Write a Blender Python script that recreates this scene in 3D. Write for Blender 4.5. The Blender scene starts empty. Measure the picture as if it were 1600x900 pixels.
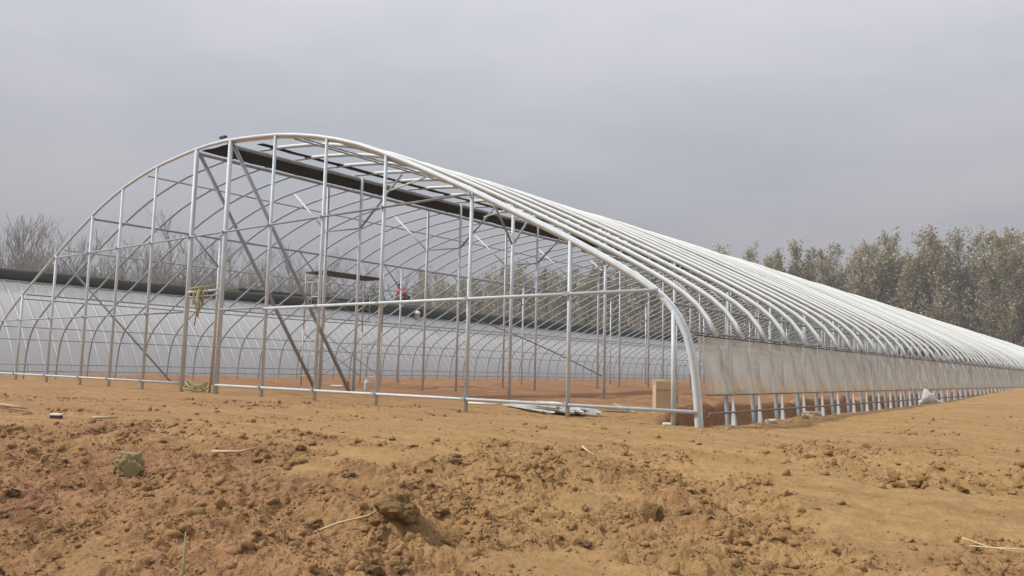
import bpy, bmesh, math, random
import numpy as np
from mathutils import Vector, Matrix, noise as mnoise

random.seed(7); RNG = np.random.default_rng(7)
S = bpy.context.scene
COL = S.collection

# ------------------------------------------------------------------ camera
F_PX = 1245.0; ROLL = math.radians(1.37); PITCH = math.atan(126/F_PX); YAW = math.radians(38.3)
CAM = np.array([4.623, -10.018, 0.718])
HD = np.array([-math.sin(YAW), math.cos(YAW), 0.0]); RT = np.array([math.cos(YAW), math.sin(YAW), 0.0]); UPV = np.array([0, 0, 1.0])
fw = HD*math.cos(PITCH)+UPV*math.sin(PITCH); up0 = UPV*math.cos(PITCH)-HD*math.sin(PITCH)
iu = up0*math.cos(ROLL)-RT*math.sin(ROLL); ir = RT*math.cos(ROLL)+up0*math.sin(ROLL)
cd = bpy.data.cameras.new('camera'); cam = bpy.data.objects.new('camera', cd); COL.objects.link(cam)
cd.sensor_width = 36; cd.lens = F_PX/1600*36; cd.clip_start = 0.05; cd.clip_end = 8000
cam.matrix_world = Matrix(((ir[0], iu[0], -fw[0], CAM[0]), (ir[1], iu[1], -fw[1], CAM[1]), (ir[2], iu[2], -fw[2], CAM[2]), (0, 0, 0, 1)))
S.camera = cam

# ------------------------------------------------------------------ sky, sun, exposure
SUN_DIR = np.array([-0.52, -0.48, 0.70])
SUN_DIR = SUN_DIR/np.linalg.norm(SUN_DIR)
W = bpy.data.worlds.new('World'); S.world = W; W.use_nodes = True
nt = W.node_tree; nt.nodes.clear()
def N(t, kind, **kw):
    n = t.nodes.new(kind)
    for k, v in kw.items(): setattr(n, k, v)
    return n
def math_node(t, op, a, b=None):
    n = N(t, 'ShaderNodeMath', operation=op)
    for i, v in enumerate((a, b)):
        if v is None: continue
        if isinstance(v, (int, float)): n.inputs[i].default_value = v
        else: t.links.new(v, n.inputs[i])
    return n.outputs[0]
out = N(nt, 'ShaderNodeOutputWorld')
sky = N(nt, 'ShaderNodeTexSky', sky_type='NISHITA', sun_disc=False)
sky.sun_elevation = math.asin(SUN_DIR[2]); sky.sun_rotation = math.atan2(SUN_DIR[0], SUN_DIR[1])
sky.dust_density = 4.0
bg1 = N(nt, 'ShaderNodeBackground'); bg1.inputs[1].default_value = 0.05
nt.links.new(sky.outputs[0], bg1.inputs[0])
# the overcast layer: brighter towards the zenith, as an even cloud deck is, with faint broad cloud
tc = N(nt, 'ShaderNodeTexCoord'); sep = N(nt, 'ShaderNodeSeparateXYZ'); nt.links.new(tc.outputs['Generated'], sep.inputs[0])
z = math_node(nt, 'MAXIMUM', sep.outputs[2], 0.0)
lum = math_node(nt, 'MULTIPLY_ADD', z, 2.45); lum.node.inputs[2].default_value = 0.62
mp = N(nt, 'ShaderNodeMapping'); mp.inputs['Scale'].default_value = (1.0, 1.0, 3.2); nt.links.new(tc.outputs['Generated'], mp.inputs[0])
no = N(nt, 'ShaderNodeTexNoise'); no.inputs['Scale'].default_value = 2.1; no.inputs['Detail'].default_value = 5; no.inputs['Roughness'].default_value = 0.55
nt.links.new(mp.outputs[0], no.inputs[0])
cr = N(nt, 'ShaderNodeValToRGB'); nt.links.new(no.outputs[0], cr.inputs[0])
cr.color_ramp.elements[0].position = 0.3; cr.color_ramp.elements[0].color = (0.360, 0.382, 0.422, 1)
cr.color_ramp.elements[1].position = 0.72; cr.color_ramp.elements[1].color = (0.478, 0.462, 0.502, 1)
bg2 = N(nt, 'ShaderNodeBackground'); nt.links.new(cr.outputs[0], bg2.inputs[0]); nt.links.new(lum, bg2.inputs[1])
mx = N(nt, 'ShaderNodeMixShader'); mx.inputs[0].default_value = 0.93
nt.links.new(bg1.outputs[0], mx.inputs[1]); nt.links.new(bg2.outputs[0], mx.inputs[2]); nt.links.new(mx.outputs[0], out.inputs[0])
sl = bpy.data.lights.new('sun', 'SUN'); sl.energy = 3.6; sl.angle = math.radians(2.5); sl.color = (1.0, 0.95, 0.86)
so = bpy.data.objects.new('sun', sl); COL.objects.link(so); so.location = (-30, -30, 60)
so.rotation_euler = Vector(SUN_DIR).to_track_quat('Z', 'Y').to_euler()
vs = S.view_settings; vs.view_transform = 'Standard'; vs.look = 'None'; vs.exposure = 0.0; vs.gamma = 1.0; vs.use_curve_mapping = False
S.cycles.max_bounces = 8; S.cycles.transparent_max_bounces = 24

# ------------------------------------------------------------------ materials
def new_mat(name):
    m = bpy.data.materials.new(name); m.use_nodes = True
    t = m.node_tree; b = t.nodes['Principled BSDF']
    return m, t, b
def ramp(t, src, stops):
    r = N(t, 'ShaderNodeValToRGB'); t.links.new(src, r.inputs[0])
    e = r.color_ramp.elements
    while len(e) < len(stops): e.new(0.5)
    for i, (p, c) in enumerate(stops): e[i].position = p; e[i].color = (*c, 1)
    return r.outputs[0]
def noise_node(t, scale, detail=4, rough=0.55, vec=None, stretch=None, rot=None):
    n = N(t, 'ShaderNodeTexNoise'); n.inputs['Scale'].default_value = scale; n.inputs['Detail'].default_value = detail; n.inputs['Roughness'].default_value = rough
    if vec is None:
        vec = N(t, 'ShaderNodeTexCoord').outputs['Object']
    if stretch or rot:
        mpn = N(t, 'ShaderNodeMapping')
        if rot: mpn.inputs['Rotation'].default_value = rot
        if stretch: mpn.inputs['Scale'].default_value = stretch
        t.links.new(vec, mpn.inputs[0]); vec = mpn.outputs[0]
    t.links.new(vec, n.inputs[0]); return n.outputs[0]
def bump(t, b, h, strength, dist):
    n = N(t, 'ShaderNodeBump'); n.inputs['Strength'].default_value = strength; n.inputs['Distance'].default_value = dist
    t.links.new(h, n.inputs['Height']); t.links.new(n.outputs[0], b.inputs['Normal'])
def simple(name, c0, c1, scale=8, rough=0.8, metal=0.0, bump_s=0.0, bump_d=0.01, stretch=None, spec=None):
    m, t, b = new_mat(name)
    nz = noise_node(t, scale, 5, 0.6, stretch=stretch)
    t.links.new(ramp(t, nz, [(0.3, c0), (0.7, c1)]), b.inputs['Base Color'])
    b.inputs['Roughness'].default_value = rough; b.inputs['Metallic'].default_value = metal
    if spec is not None: b.inputs['Specular IOR Level'].default_value = spec
    if bump_s: bump(t, b, nz, bump_s, bump_d)
    return m

M_GALV = simple('galvanised_steel', (0.45, 0.50, 0.535), (0.56, 0.61, 0.64), 6, 0.55, 0.08)
M_ZINC_LIT = simple('sunlit_zinc_channel', (0.60, 0.64, 0.625), (0.72, 0.755, 0.735), 3, 0.6, 0.0)  # sunlight on the right-hand ribs put into this pale colour
M_GALV_DULL = simple('dull_galvanised_steel', (0.24, 0.28, 0.315), (0.32, 0.36, 0.40), 7, 0.6, 0.08)
M_RUST = simple('rusty_scaffold_steel', (0.34, 0.33, 0.31), (0.58, 0.57, 0.53), 9, 0.6, 0.3)
M_OLD = simple('weathered_rail_steel', (0.16, 0.13, 0.10), (0.28, 0.23, 0.18), 6, 0.7, 0.2)
M_CABLE = simple('black_pipe', (0.03, 0.03, 0.03), (0.06, 0.06, 0.06), 8, 0.5)
M_BLACK = simple('black_shade_cloth', (0.010, 0.012, 0.0115), (0.022, 0.025, 0.023), 5, 0.95, bump_s=0.3, bump_d=0.03, spec=0.08)
M_QUILT = simple('dark_green_quilt', (0.022, 0.035, 0.026), (0.05, 0.055, 0.042), 0.6, 0.95, bump_s=0.6, bump_d=0.06, stretch=(1, 0.4, 1))
M_ROPE = simple('pale_press_rope', (0.72, 0.73, 0.72), (0.82, 0.83, 0.82), 4, 0.8)
M_VINE = simple('yellow_straw_rope', (0.26, 0.235, 0.11), (0.38, 0.345, 0.18), 20, 0.9)
M_PLANK = simple('dark_scaffold_board', (0.045, 0.048, 0.045), (0.085, 0.085, 0.078), 4, 0.9, stretch=(6, 1, 1))
M_CARD = simple('cardboard', (0.43, 0.325, 0.20), (0.52, 0.40, 0.255), 3, 0.9)
M_CARD2 = simple('pale_cardboard', (0.58, 0.44, 0.27), (0.66, 0.51, 0.32), 3, 0.9)
M_INK = simple('dark_print', (0.07, 0.05, 0.04), (0.12, 0.09, 0.06), 20, 0.9)
M_WHITE = simple('white_plastic', (0.72, 0.71, 0.68), (0.84, 0.83, 0.80), 6, 0.6, bump_s=0.2, bump_d=0.02)
M_STEELBAR = simple('zinc_channel', (0.56, 0.60, 0.60), (0.78, 0.80, 0.80), 5, 0.35, 0.4)
M_STONE = simple('tan_stone', (0.29, 0.215, 0.10), (0.46, 0.36, 0.18), 16, 0.97, bump_s=1.0, bump_d=0.02)
M_PALESTONE = simple('pale_stone', (0.50, 0.40, 0.27), (0.62, 0.52, 0.38), 12, 0.95, bump_s=0.5, bump_d=0.02)
M_STRAW = simple('dry_straw', (0.46, 0.36, 0.19), (0.60, 0.50, 0.30), 20, 0.9)
M_STEM = simple('green_straw_stem', (0.30, 0.28, 0.10), (0.42, 0.38, 0.17), 20, 0.9)
M_WOOD = simple('weathered_wood', (0.40, 0.30, 0.17), (0.54, 0.43, 0.27), 10, 0.9)
M_BARK = simple('grey_bark', (0.24, 0.215, 0.18), (0.38, 0.345, 0.30), 3, 0.95)
M_TWIG = simple('grey_brown_twigs', (0.20, 0.178, 0.16), (0.31, 0.28, 0.255), 0.6, 0.95)
M_WALL = simple('mud_wall', (0.30, 0.22, 0.15), (0.40, 0.31, 0.22), 2, 0.95, bump_s=0.5, bump_d=0.05)
M_RED = simple('red_jacket', (0.42, 0.035, 0.05), (0.55, 0.06, 0.08), 5, 0.85)
M_TROUSER = simple('dark_trousers', (0.03, 0.032, 0.04), (0.05, 0.05, 0.06), 8, 0.9)
M_SKIN = simple('skin', (0.42, 0.25, 0.17), (0.48, 0.29, 0.2), 8, 0.6)
M_HAIR = simple('black_hair', (0.012, 0.01, 0.01), (0.03, 0.025, 0.02), 30, 0.6)
M_MOTOR = simple('grey_motor_paint', (0.28, 0.28, 0.26), (0.36, 0.36, 0.34), 8, 0.5)
M_BLUE = simple('pale_blue_plastic', (0.35, 0.42, 0.52), (0.55, 0.60, 0.66), 9, 0.4)
M_PINK = simple('faded_red_plastic', (0.36, 0.12, 0.11), (0.45, 0.18, 0.16), 9, 0.6)

def soil_mat():
    m, t, b = new_mat('orange_brown_soil')
    tcn = N(t, 'ShaderNodeTexCoord').outputs['Object']
    att = N(t, 'ShaderNodeAttribute', attribute_name='moist_shade').outputs['Fac']
    big = noise_node(t, 0.55, 5, 0.6, tcn)
    fine = noise_node(t, 9.0, 6, 0.65, tcn)
    streak = noise_node(t, 1.0, 4, 0.55, tcn, stretch=(0.35, 3.2, 1), rot=(0, 0, -YAW))
    dry = ramp(t, fine, [(0.25, (0.280, 0.168, 0.070)), (0.5, (0.362, 0.224, 0.097)), (0.78, (0.44, 0.283, 0.134))])
    wet_shade = ramp(t, fine, [(0.25, (0.19, 0.092, 0.045)), (0.5, (0.285, 0.150, 0.078)), (0.78, (0.38, 0.22, 0.125))])
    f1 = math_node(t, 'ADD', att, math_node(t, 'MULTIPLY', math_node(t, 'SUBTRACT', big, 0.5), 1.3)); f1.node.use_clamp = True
    mixn = N(t, 'ShaderNodeMix', data_type='RGBA'); t.links.new(f1, mixn.inputs[0]); t.links.new(dry, mixn.inputs[6]); t.links.new(wet_shade, mixn.inputs[7])
    mul = N(t, 'ShaderNodeMix', data_type='RGBA', blend_type='MULTIPLY'); mul.inputs[0].default_value = 0.8
    t.links.new(mixn.outputs[2], mul.inputs[6]); t.links.new(ramp(t, streak, [(0.3, (0.74, 0.74, 0.72)), (0.6, (1, 1, 1)), (0.75, (1.08, 1.08, 1.1))]), mul.inputs[7])
    t.links.new(mul.outputs[2], b.inputs['Base Color'])
    b.inputs['Roughness'].default_value = 0.97; b.inputs['Specular IOR Level'].default_value = 0.15
    f2 = noise_node(t, 28.0, 5, 0.7, tcn)
    bump(t, b, f2, 0.9, 0.03)
    return m
M_SOIL = soil_mat()

def film_mat(name, c0, c1, clear, trans, scale, stretch, rough=0.4):
    m, t, b = new_mat(name); t.nodes.remove(b)
    o = t.nodes['Material Output']
    nz = noise_node(t, scale, 5, 0.6, stretch=stretch)
    colr = ramp(t, nz, [(0.3, c0), (0.7, c1)])
    d = N(t, 'ShaderNodeBsdfDiffuse'); t.links.new(colr, d.inputs[0])
    tr = N(t, 'ShaderNodeBsdfTranslucent'); t.links.new(colr, tr.inputs[0])
    m1 = N(t, 'ShaderNodeMixShader'); m1.inputs[0].default_value = trans; t.links.new(d.outputs[0], m1.inputs[1]); t.links.new(tr.outputs[0], m1.inputs[2])
    gl = N(t, 'ShaderNodeBsdfGlossy'); gl.inputs['Roughness'].default_value = rough; gl.inputs[0].default_value = (0.8, 0.8, 0.8, 1)
    m2 = N(t, 'ShaderNodeMixShader'); m2.inputs[0].default_value = 0.08; t.links.new(m1.outputs[0], m2.inputs[1]); t.links.new(gl.outputs[0], m2.inputs[2])
    tp = N(t, 'ShaderNodeBsdfTransparent'); tp.inputs[0].default_value = (0.95, 0.96, 0.95, 1)
    m3 = N(t, 'ShaderNodeMixShader')
    fac = math_node(t, 'MULTIPLY_ADD', nz, 0.25); fac.node.inputs[2].default_value = clear-0.125
    t.links.new(fac, m3.inputs[0]); t.links.new(m2.outputs[0], m3.inputs[1]); t.links.new(tp.outputs[0], m3.inputs[2])
    t.links.new(m3.outputs[0], o.inputs[0])
    return m
M_SKIRT = film_mat('milky_skirt_film', (0.52, 0.50, 0.405), (0.68, 0.65, 0.545), 0.38, 0.34, 1.3, (1, 2.2, 0.12))
M_FILM = film_mat('grey_greenhouse_film', (0.66, 0.69, 0.67), (0.77, 0.755, 0.73), 0.08, 0.3, 0.5, (1, 1, 1))

def leaf_mat(name, stops, trans=0.25):
    m, t, b = new_mat(name)
    a = N(t, 'ShaderNodeAttribute', attribute_name='tint').outputs['Fac']
    oi = N(t, 'ShaderNodeObjectInfo').outputs['Random']
    v = math_node(t, 'ADD', math_node(t, 'MULTIPLY', a, 0.75), math_node(t, 'MULTIPLY', oi, 0.25))
    c = ramp(t, v, stops)
    t.links.new(c, b.inputs['Base Color']); b.inputs['Roughness'].default_value = 0.85; b.inputs['Specular IOR Level'].default_value = 0.2
    tr = N(t, 'ShaderNodeBsdfTranslucent'); t.links.new(c, tr.inputs[0])
    ms = N(t, 'ShaderNodeMixShader'); ms.inputs[0].default_value = trans
    t.links.new(b.outputs[0], ms.inputs[1]); t.links.new(tr.outputs[0], ms.inputs[2]); t.links.new(ms.outputs[0], t.nodes['Material Output'].inputs[0])
    return m
M_LEAF = leaf_mat('spring_poplar_leaves', [(0.0, (0.125, 0.10, 0.05)), (0.3, (0.22, 0.185, 0.105)), (0.55, (0.28, 0.265, 0.125)), (0.78, (0.41, 0.36, 0.26)), (1.0, (0.74, 0.70, 0.64))])
M_BUD = leaf_mat('pale_buds', [(0.0, (0.16, 0.155, 0.11)), (0.5, (0.22, 0.21, 0.16)), (1.0, (0.30, 0.26, 0.22))])
M_SHRUB = leaf_mat('dark_shrub_leaves', [(0.0, (0.03, 0.045, 0.025)), (0.6, (0.06, 0.08, 0.045)), (1.0, (0.10, 0.12, 0.07))])

# ------------------------------------------------------------------ mesh helpers
def mesh_np(name, v, f, mat, smooth=False):
    v = np.asarray(v, np.float32); f = np.asarray(f, np.int32)
    me = bpy.data.meshes.new(name); k = f.shape[1]
    me.vertices.add(len(v)); me.vertices.foreach_set('co', v.ravel())
    me.loops.add(f.size); me.loops.foreach_set('vertex_index', f.ravel())
    me.polygons.add(len(f)); me.polygons.foreach_set('loop_start', np.arange(0, f.size, k, dtype=np.int32))
    me.polygons.foreach_set('loop_total', np.full(len(f), k, np.int32))
    if smooth: me.polygons.foreach_set('use_smooth', np.ones(len(f), bool))
    me.update(calc_edges=True); me.validate()
    if mat: me.materials.append(mat)
    return me
def link(name, me, parent=None, loc=None, rot=None, scale=None):
    o = bpy.data.objects.new(name, me); COL.objects.link(o)
    if parent: o.parent = parent
    if loc is not None: o.location = loc
    if rot is not None: o.rotation_euler = rot
    if scale is not None: o.scale = scale
    return o
def tag(o, label=None, cat=None, group=None, kind=None):
    if label: o['label'] = label
    if cat: o['category'] = cat
    if group: o['group'] = group
    if kind: o['kind'] = kind
    return o
def empty(name, loc=(0, 0, 0), rz=0.0):
    o = bpy.data.objects.new(name, None); COL.objects.link(o); o.location = loc; o.rotation_euler = (0, 0, rz); o.empty_display_size = 0.2
    return o
def sweep(pts, a, b=None, n=8, ref=(0, 1, 0), caps=True):
    """tube along pts; half-size a along ref, b across it. a, b may be arrays"""
    P = np.asarray(pts, float); m = len(P); b = a if b is None else b
    a = np.broadcast_to(np.asarray(a, float), (m,)); b = np.broadcast_to(np.asarray(b, float), (m,))
    T = np.gradient(P, axis=0); T /= np.linalg.norm(T, axis=1)[:, None]+1e-12
    R = np.asarray(ref, float)
    U = R-(T@R)[:, None]*T
    bad = np.linalg.norm(U, axis=1) < 1e-3
    U[bad] = np.cross(T[bad], (1, 0, 0.01)) if bad.any() else U[bad]
    U /= np.linalg.norm(U, axis=1)[:, None]; V = np.cross(T, U)
    ang = np.arange(n)/n*2*math.pi+math.pi/n
    ca = np.cos(ang); sa = np.sin(ang)
    vs_ = (P[:, None]+U[:, None]*(a[:, None]*ca)[..., None]+V[:, None]*(b[:, None]*sa)[..., None]).reshape(-1, 3)
    i = np.arange(m-1)[:, None]*n; j = np.arange(n)[None]; j2 = (j+1) % n
    f = np.stack([i+j, i+j2, i+n+j2, i+n+j], -1).reshape(-1, 4)
    if caps:
        c0 = len(vs_); vs_ = np.vstack([vs_, P[:1], P[-1:]])
        e1 = np.stack([np.full(n, c0), (j2[0]), j[0], np.full(n, c0)], -1)
        e2 = np.stack([np.full(n, c0+1), (m-1)*n+j[0], (m-1)*n+j2[0], np.full(n, c0+1)], -1)
        tri = [list(r[:3]) for r in np.vstack([e1, e2])]
        return vs_, f, tri
    return vs_, f, []
def tube_mesh(name, pts, a, mat, b=None, n=8, ref=(0, 1, 0), smooth=True):
    v, f, tri = sweep(pts, a, b, n, ref)
    me = bpy.data.meshes.new(name); me.from_pydata(v.tolist(), [], f.tolist()+tri)
    if smooth: me.polygons.foreach_set('use_smooth', [p < len(f) for p in range(len(f)+len(tri))])
    me.update(); me.materials.append(mat); return me
def bar(name, p0, p1, r, mat, parent=None, b=None, n=8, ref=None):
    p0 = np.array(p0, float); p1 = np.array(p1, float); d = p1-p0
    if ref is None: ref = (0, 1, 0) if abs(d[1]) < 0.8*np.linalg.norm(d) else (0, 0, 1)
    return link(name, tube_mesh(name, [p0, p1], r, mat, b, n, ref), parent)
def box_mesh(name, sx, sy, sz, mat, bev=0.0, base=True):
    bm = bmesh.new(); bmesh.ops.create_cube(bm, size=1)
    for v in bm.verts: v.co = Vector((v.co.x*sx, v.co.y*sy, (v.co.z+(0.5 if base else 0))*sz))
    if bev: bmesh.ops.bevel(bm, geom=bm.edges[:], offset=bev, segments=1, affect='EDGES')
    me = bpy.data.meshes.new(name); bm.to_mesh(me); bm.free(); me.materials.append(mat); return me
def rock_mesh(name, seed, mat, sub=2, amp=0.35, flat=0.8, freq=1.3, clampv=0.86):
    bm = bmesh.new(); bmesh.ops.create_icosphere(bm, subdivisions=sub, radius=1)
    off = Vector((seed*3.1, seed*1.7, seed*0.9))
    for v in bm.verts:
        p = v.co.copy()
        d = 1+amp*mnoise.noise(p*freq+off)+amp*0.45*mnoise.noise(p*freq*2.7+off)
        d += amp*0.25*mnoise.noise(p*freq*6+off)+amp*0.12*mnoise.noise(p*freq*13+off)
        q = p*d
        q = Vector([max(-clampv, min(clampv, c)) if k < 2 else max(-clampv*0.9, min(clampv*0.92, c)) for k, c in enumerate(q)])
        v.co = Vector((q.x, q.y, q.z*flat))
    me = bpy.data.meshes.new(name); bm.to_mesh(me); bm.free(); me.materials.append(mat); return me

# ------------------------------------------------------------------ terrain height
def gnoise(x, y, seed=0):
    xi = np.floor(x).astype(np.int64); yi = np.floor(y).astype(np.int64); xf = x-xi; yf = y-yi
    def g(ix, iy):
        h = (ix*374761393+iy*668265263+seed*974634637) & 0xffffffff
        h = ((h ^ (h >> 13))*1274126177) & 0xffffffff
        h = h ^ (h >> 16)
        a = (h & 0xffff)/65536.0*2*math.pi
        return np.cos(a), np.sin(a)
    u = xf*xf*xf*(xf*(xf*6-15)+10); v = yf*yf*yf*(yf*(yf*6-15)+10)
    def dot(dx, dy):
        a, b = g(xi+dx, yi+dy); return a*(xf-dx)+b*(yf-dy)
    return (dot(0, 0)*(1-u)+dot(1, 0)*u)*(1-v)+(dot(0, 1)*(1-u)+dot(1, 1)*u)*v
def fbm(x, y, sc, octv=4, seed=0, gain=0.5):
    s = 0; a = 1; f = 1/sc
    for k in range(octv):
        s = s+a*gnoise(x*f+k*17.3, y*f-k*9.1, seed+k); a *= gain; f *= 2.03
    return s
def sst(a, b, x):
    t = np.clip((x-a)/(b-a), 0, 1); return t*t*(3-2*t)
def frame_uv(x, y):
    dx = x-CAM[0]; dy = y-CAM[1]
    return dx*HD[0]+dy*HD[1], dx*RT[0]+dy*RT[1]
MOUNDS = [(0.88, -6.32, 0.16, 0.10), (1.14, -6.22, 0.13, -0.22), (0.25, -6.71, 0.17, -0.17), (-1.42, -6.35, 0.22, 0.07), (0.36, -4.29, 0.6, 0.08), (-0.5, -5.6, 0.7, 0.05)]   # (x, y, radius, height)
PATCH = [(-3.8, -5.89, 0.5), (-4.15, -6.73, 0.45), (-2.05, -4.69, 0.45), (0.65, -3.0, 0.4), (1.86, -1.52, 0.5), (2.41, -2.16, 0.55), (3.0, -0.9, 0.35), (-12.3, -3.4, 0.9), (-14.2, -1.6, 0.9), (-9.5, -2.5, 0.6), (2.0, -3.9, 0.4), (-6.5, -2.2, 0.6)]
def rough_mask(x, y):
    u, v = frame_uv(x, y)
    near = 1-sst(6.6, 8.6, u+0.9*gnoise(x*0.5, y*0.5, 31)+0.10*v)
    blot = sst(-0.30, 0.22, fbm(x, y, 1.5, 3, 40)+0.16-0.075*v)
    pat = 0
    for (ax, ay, ar) in PATCH: pat = pat+np.exp(-((x-ax)**2+(y-ay)**2)/(ar*ar))
    near = np.clip(near+0.9*np.clip(pat*1.3-0.25+0.8*gnoise(x*2.2, y*2.2, 66), 0, 1), 0, 1); blot = np.clip(blot+pat, 0, 1)
    inside = 0.35*sst(12, 16, u)*sst(-0.05, 0.3, fbm(x, y, 3.0, 3, 77))
    return np.clip(near*blot+inside, 0, 1)
def height(x, y, detail=True):
    x = np.asarray(x, float); y = np.asarray(y, float)
    u, v = frame_uv(x, y)
    h = -0.43*(1-sst(3.4, 8.6, u+0.06*v))
    h = h+0.055*fbm(x, y, 2.6, 3, 3)*sst(40, 15, u)
    h = h+0.030*fbm(u*1.0, v*0.10, 0.5, 3, 8)*sst(5.5, 7.0, u)*sst(17, 11, u)          # wheel tracks running across
    side = sst(0.05, 0.55, x)*sst(0.5, 6, y)
    h = h+side*0.55*np.clip(y/37.0, 0, 1.02)**1.35                                            # bank outside the skirt
    tr = sst(-1.0, -0.75, x)*(1-sst(-0.22, -0.02, x))*sst(0.15, 0.7, y)*(1-sst(98, 99, y))
    h = h-tr*0.20                                                                         # footing trench
    lip = np.where(x > -1.0, np.exp(-((x+1.0)/0.16)**2), np.exp(-((x+1.0)/0.55)**2))*sst(0.3, 1.2, y)*(1-sst(98, 99, y)); h = h+0.20*lip*(1+0.9*fbm(x, y, 1.2, 3, 60))
    bank = np.exp(-((x+26.0)/0.55)**2)*sst(-6, 1, y); h = h+bank*0.13*(1+1.2*fbm(x, y, 1.4, 3, 61))
    inn = sst(-1.9, -3.0, x)*sst(-25.5, -24, x)*sst(6, 9, y)*(1-sst(96, 100, y)); h = h+inn*0.17*fbm(x, y, 3.0, 4, 62)
    for (mx_, my_, r, hh) in MOUNDS:
        h = h+hh*np.exp(-((x-mx_)**2+(y-my_)**2)/(r*r))
    if detail:
        R = rough_mask(x, y)
        b1 = np.abs(fbm(x, y, 0.75, 2, 11)); b2 = np.abs(gnoise(x/0.20, y/0.20, 12)); b3 = np.abs(gnoise(x/0.085, y/0.085, 13)); b4 = np.abs(gnoise(x/0.036, y/0.036, 14))
        h = h+R*(0.17*b1+0.085*b2+0.060*b3+0.030*b4-0.078)
        h = h+(1-R)*(0.010*gnoise(x/0.22, y/0.22, 15)+0.006*gnoise(x/0.07, y/0.07, 16))*sst(30, 12, u)
    return h
def hz(x, y): return float(height(np.array([x]), np.array([y]))[0])

# ------------------------------------------------------------------ ground sheet
def build_ground():
    hd = math.atan2(HD[1], HD[0])
    fine = np.linspace(-math.radians(41), math.radians(41), 700)
    coarse = np.linspace(math.radians(41), 2*math.pi-math.radians(41), 90)[1:-1]
    ang = np.concatenate([fine, coarse])+hd
    rr = [0.3, 0.7, 1.2, 1.8, 2.4]
    while rr[-1] < 700:
        r = rr[-1]; k = 1.0036 if 2.9 <= r < 8.5 else 1.006 if 2.4 <= r < 13 else (1.009 if r < 40 else (1.02 if r < 130 else 1.09))
        rr.append(r*k)
    rr = np.array(rr)
    A, Rr_ = np.meshgrid(ang, rr)
    X = CAM[0]+Rr_*np.cos(A); Y = CAM[1]+Rr_*np.sin(A)
    Z = height(X, Y)
    n, m = X.shape
    v = np.stack([X, Y, Z], -1).reshape(-1, 3)
    v = np.vstack([v, [[CAM[0], CAM[1], float(Z[0].mean())]]])
    i = np.arange(n-1)[:, None]*m; j = np.arange(m)[None]; j2 = (j+1) % m
    f = np.stack([i+j, i+m+j, i+m+j2, i+j2], -1).reshape(-1, 4)
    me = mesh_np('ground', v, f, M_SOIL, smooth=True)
    rf = (rough_mask(X, Y)[:-1] > 0.25) & (Rr_[:-1] < 12)
    me.polygons.foreach_set('use_smooth', ~rf.reshape(-1))
    # moist, redder soil where it is freshly turned and inside the house; trench bank's shade painted in too
    R = rough_mask(X, Y).reshape(-1)
    U, V = frame_uv(X.reshape(-1), Y.reshape(-1))
    left = sst(1.2, -4.0, V)*(1-sst(7.5, 10, U))
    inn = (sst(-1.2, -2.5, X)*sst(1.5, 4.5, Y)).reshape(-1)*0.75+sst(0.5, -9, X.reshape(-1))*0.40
    blot = sst(-0.1, 0.35, fbm(X, Y, 1.1, 3, 91)).reshape(-1)
    tr = (sst(-1.25, -1.0, X)*(1-sst(-0.3, 0.0, X))*sst(0.3, 0.8, Y)).reshape(-1)  # shade on the trench's inner bank, painted as darker soil
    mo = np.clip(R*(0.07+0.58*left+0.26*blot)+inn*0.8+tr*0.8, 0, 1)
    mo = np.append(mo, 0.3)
    a = me.attributes.new('moist_shade', 'FLOAT', 'POINT'); a.data.foreach_set('value', mo.astype(np.float32))
    o = link('ground', me); tag(o, 'bare orange-brown soil of the building plot', 'ground', kind='structure')
build_ground()

# ------------------------------------------------------------------ the arched frame
XC = -12.42
HALF = [(-12.42, 5.90), (-11.6, 5.87), (-9.9, 5.71), (-9.04, 5.56), (-8.15, 5.36), (-7.19, 5.07), (-6.36, 4.74), (-5.42, 4.34), (-4.2, 3.78), (-3.33, 3.35), (-2.19, 2.79), (-1.39, 2.36), (-0.86, 2.05), (-0.55, 1.82), (-0.36, 1.62), (-0.21, 1.36), (-0.12, 1.04), (-0.06, 0.66), (-0.02, 0.2), (0.0, -0.3)]
full = [(2*XC-x, z_) for x, z_ in HALF[:0:-1]]+HALF
full = np.array(full)
sl_ = np.concatenate([[0], np.cumsum(np.linalg.norm(np.diff(full, axis=0), axis=1))])
tt = np.linspace(0, sl_[-1], 400)
px_ = np.interp(tt, sl_, full[:, 0]); pz_ = np.interp(tt, sl_, full[:, 1])
ker = np.hanning(19); ker /= ker.sum()
def smooth1(a):
    p = np.pad(a, 9, mode='reflect', reflect_type='odd'); return np.convolve(p, ker, 'valid')
px_ = smooth1(px_); pz_ = smooth1(pz_)
def arch_z(x): return float(np.interp(x, px_, pz_))
def arch_x_right(z_):   # outer x of the right wall at height z
    k = px_ > -3; return float(np.interp(-z_, -pz_[k], px_[k]))
def arch_x_left(z_): return 2*XC-arch_x_right(z_)
NARCH = 101
idx = np.unique(np.concatenate([np.arange(0, 90, 4), np.arange(90, 310, 9), np.arange(310, 400, 4), [399]]))
APTS = np.stack([px_[idx], np.zeros(len(idx)), pz_[idx]], -1)
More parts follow.
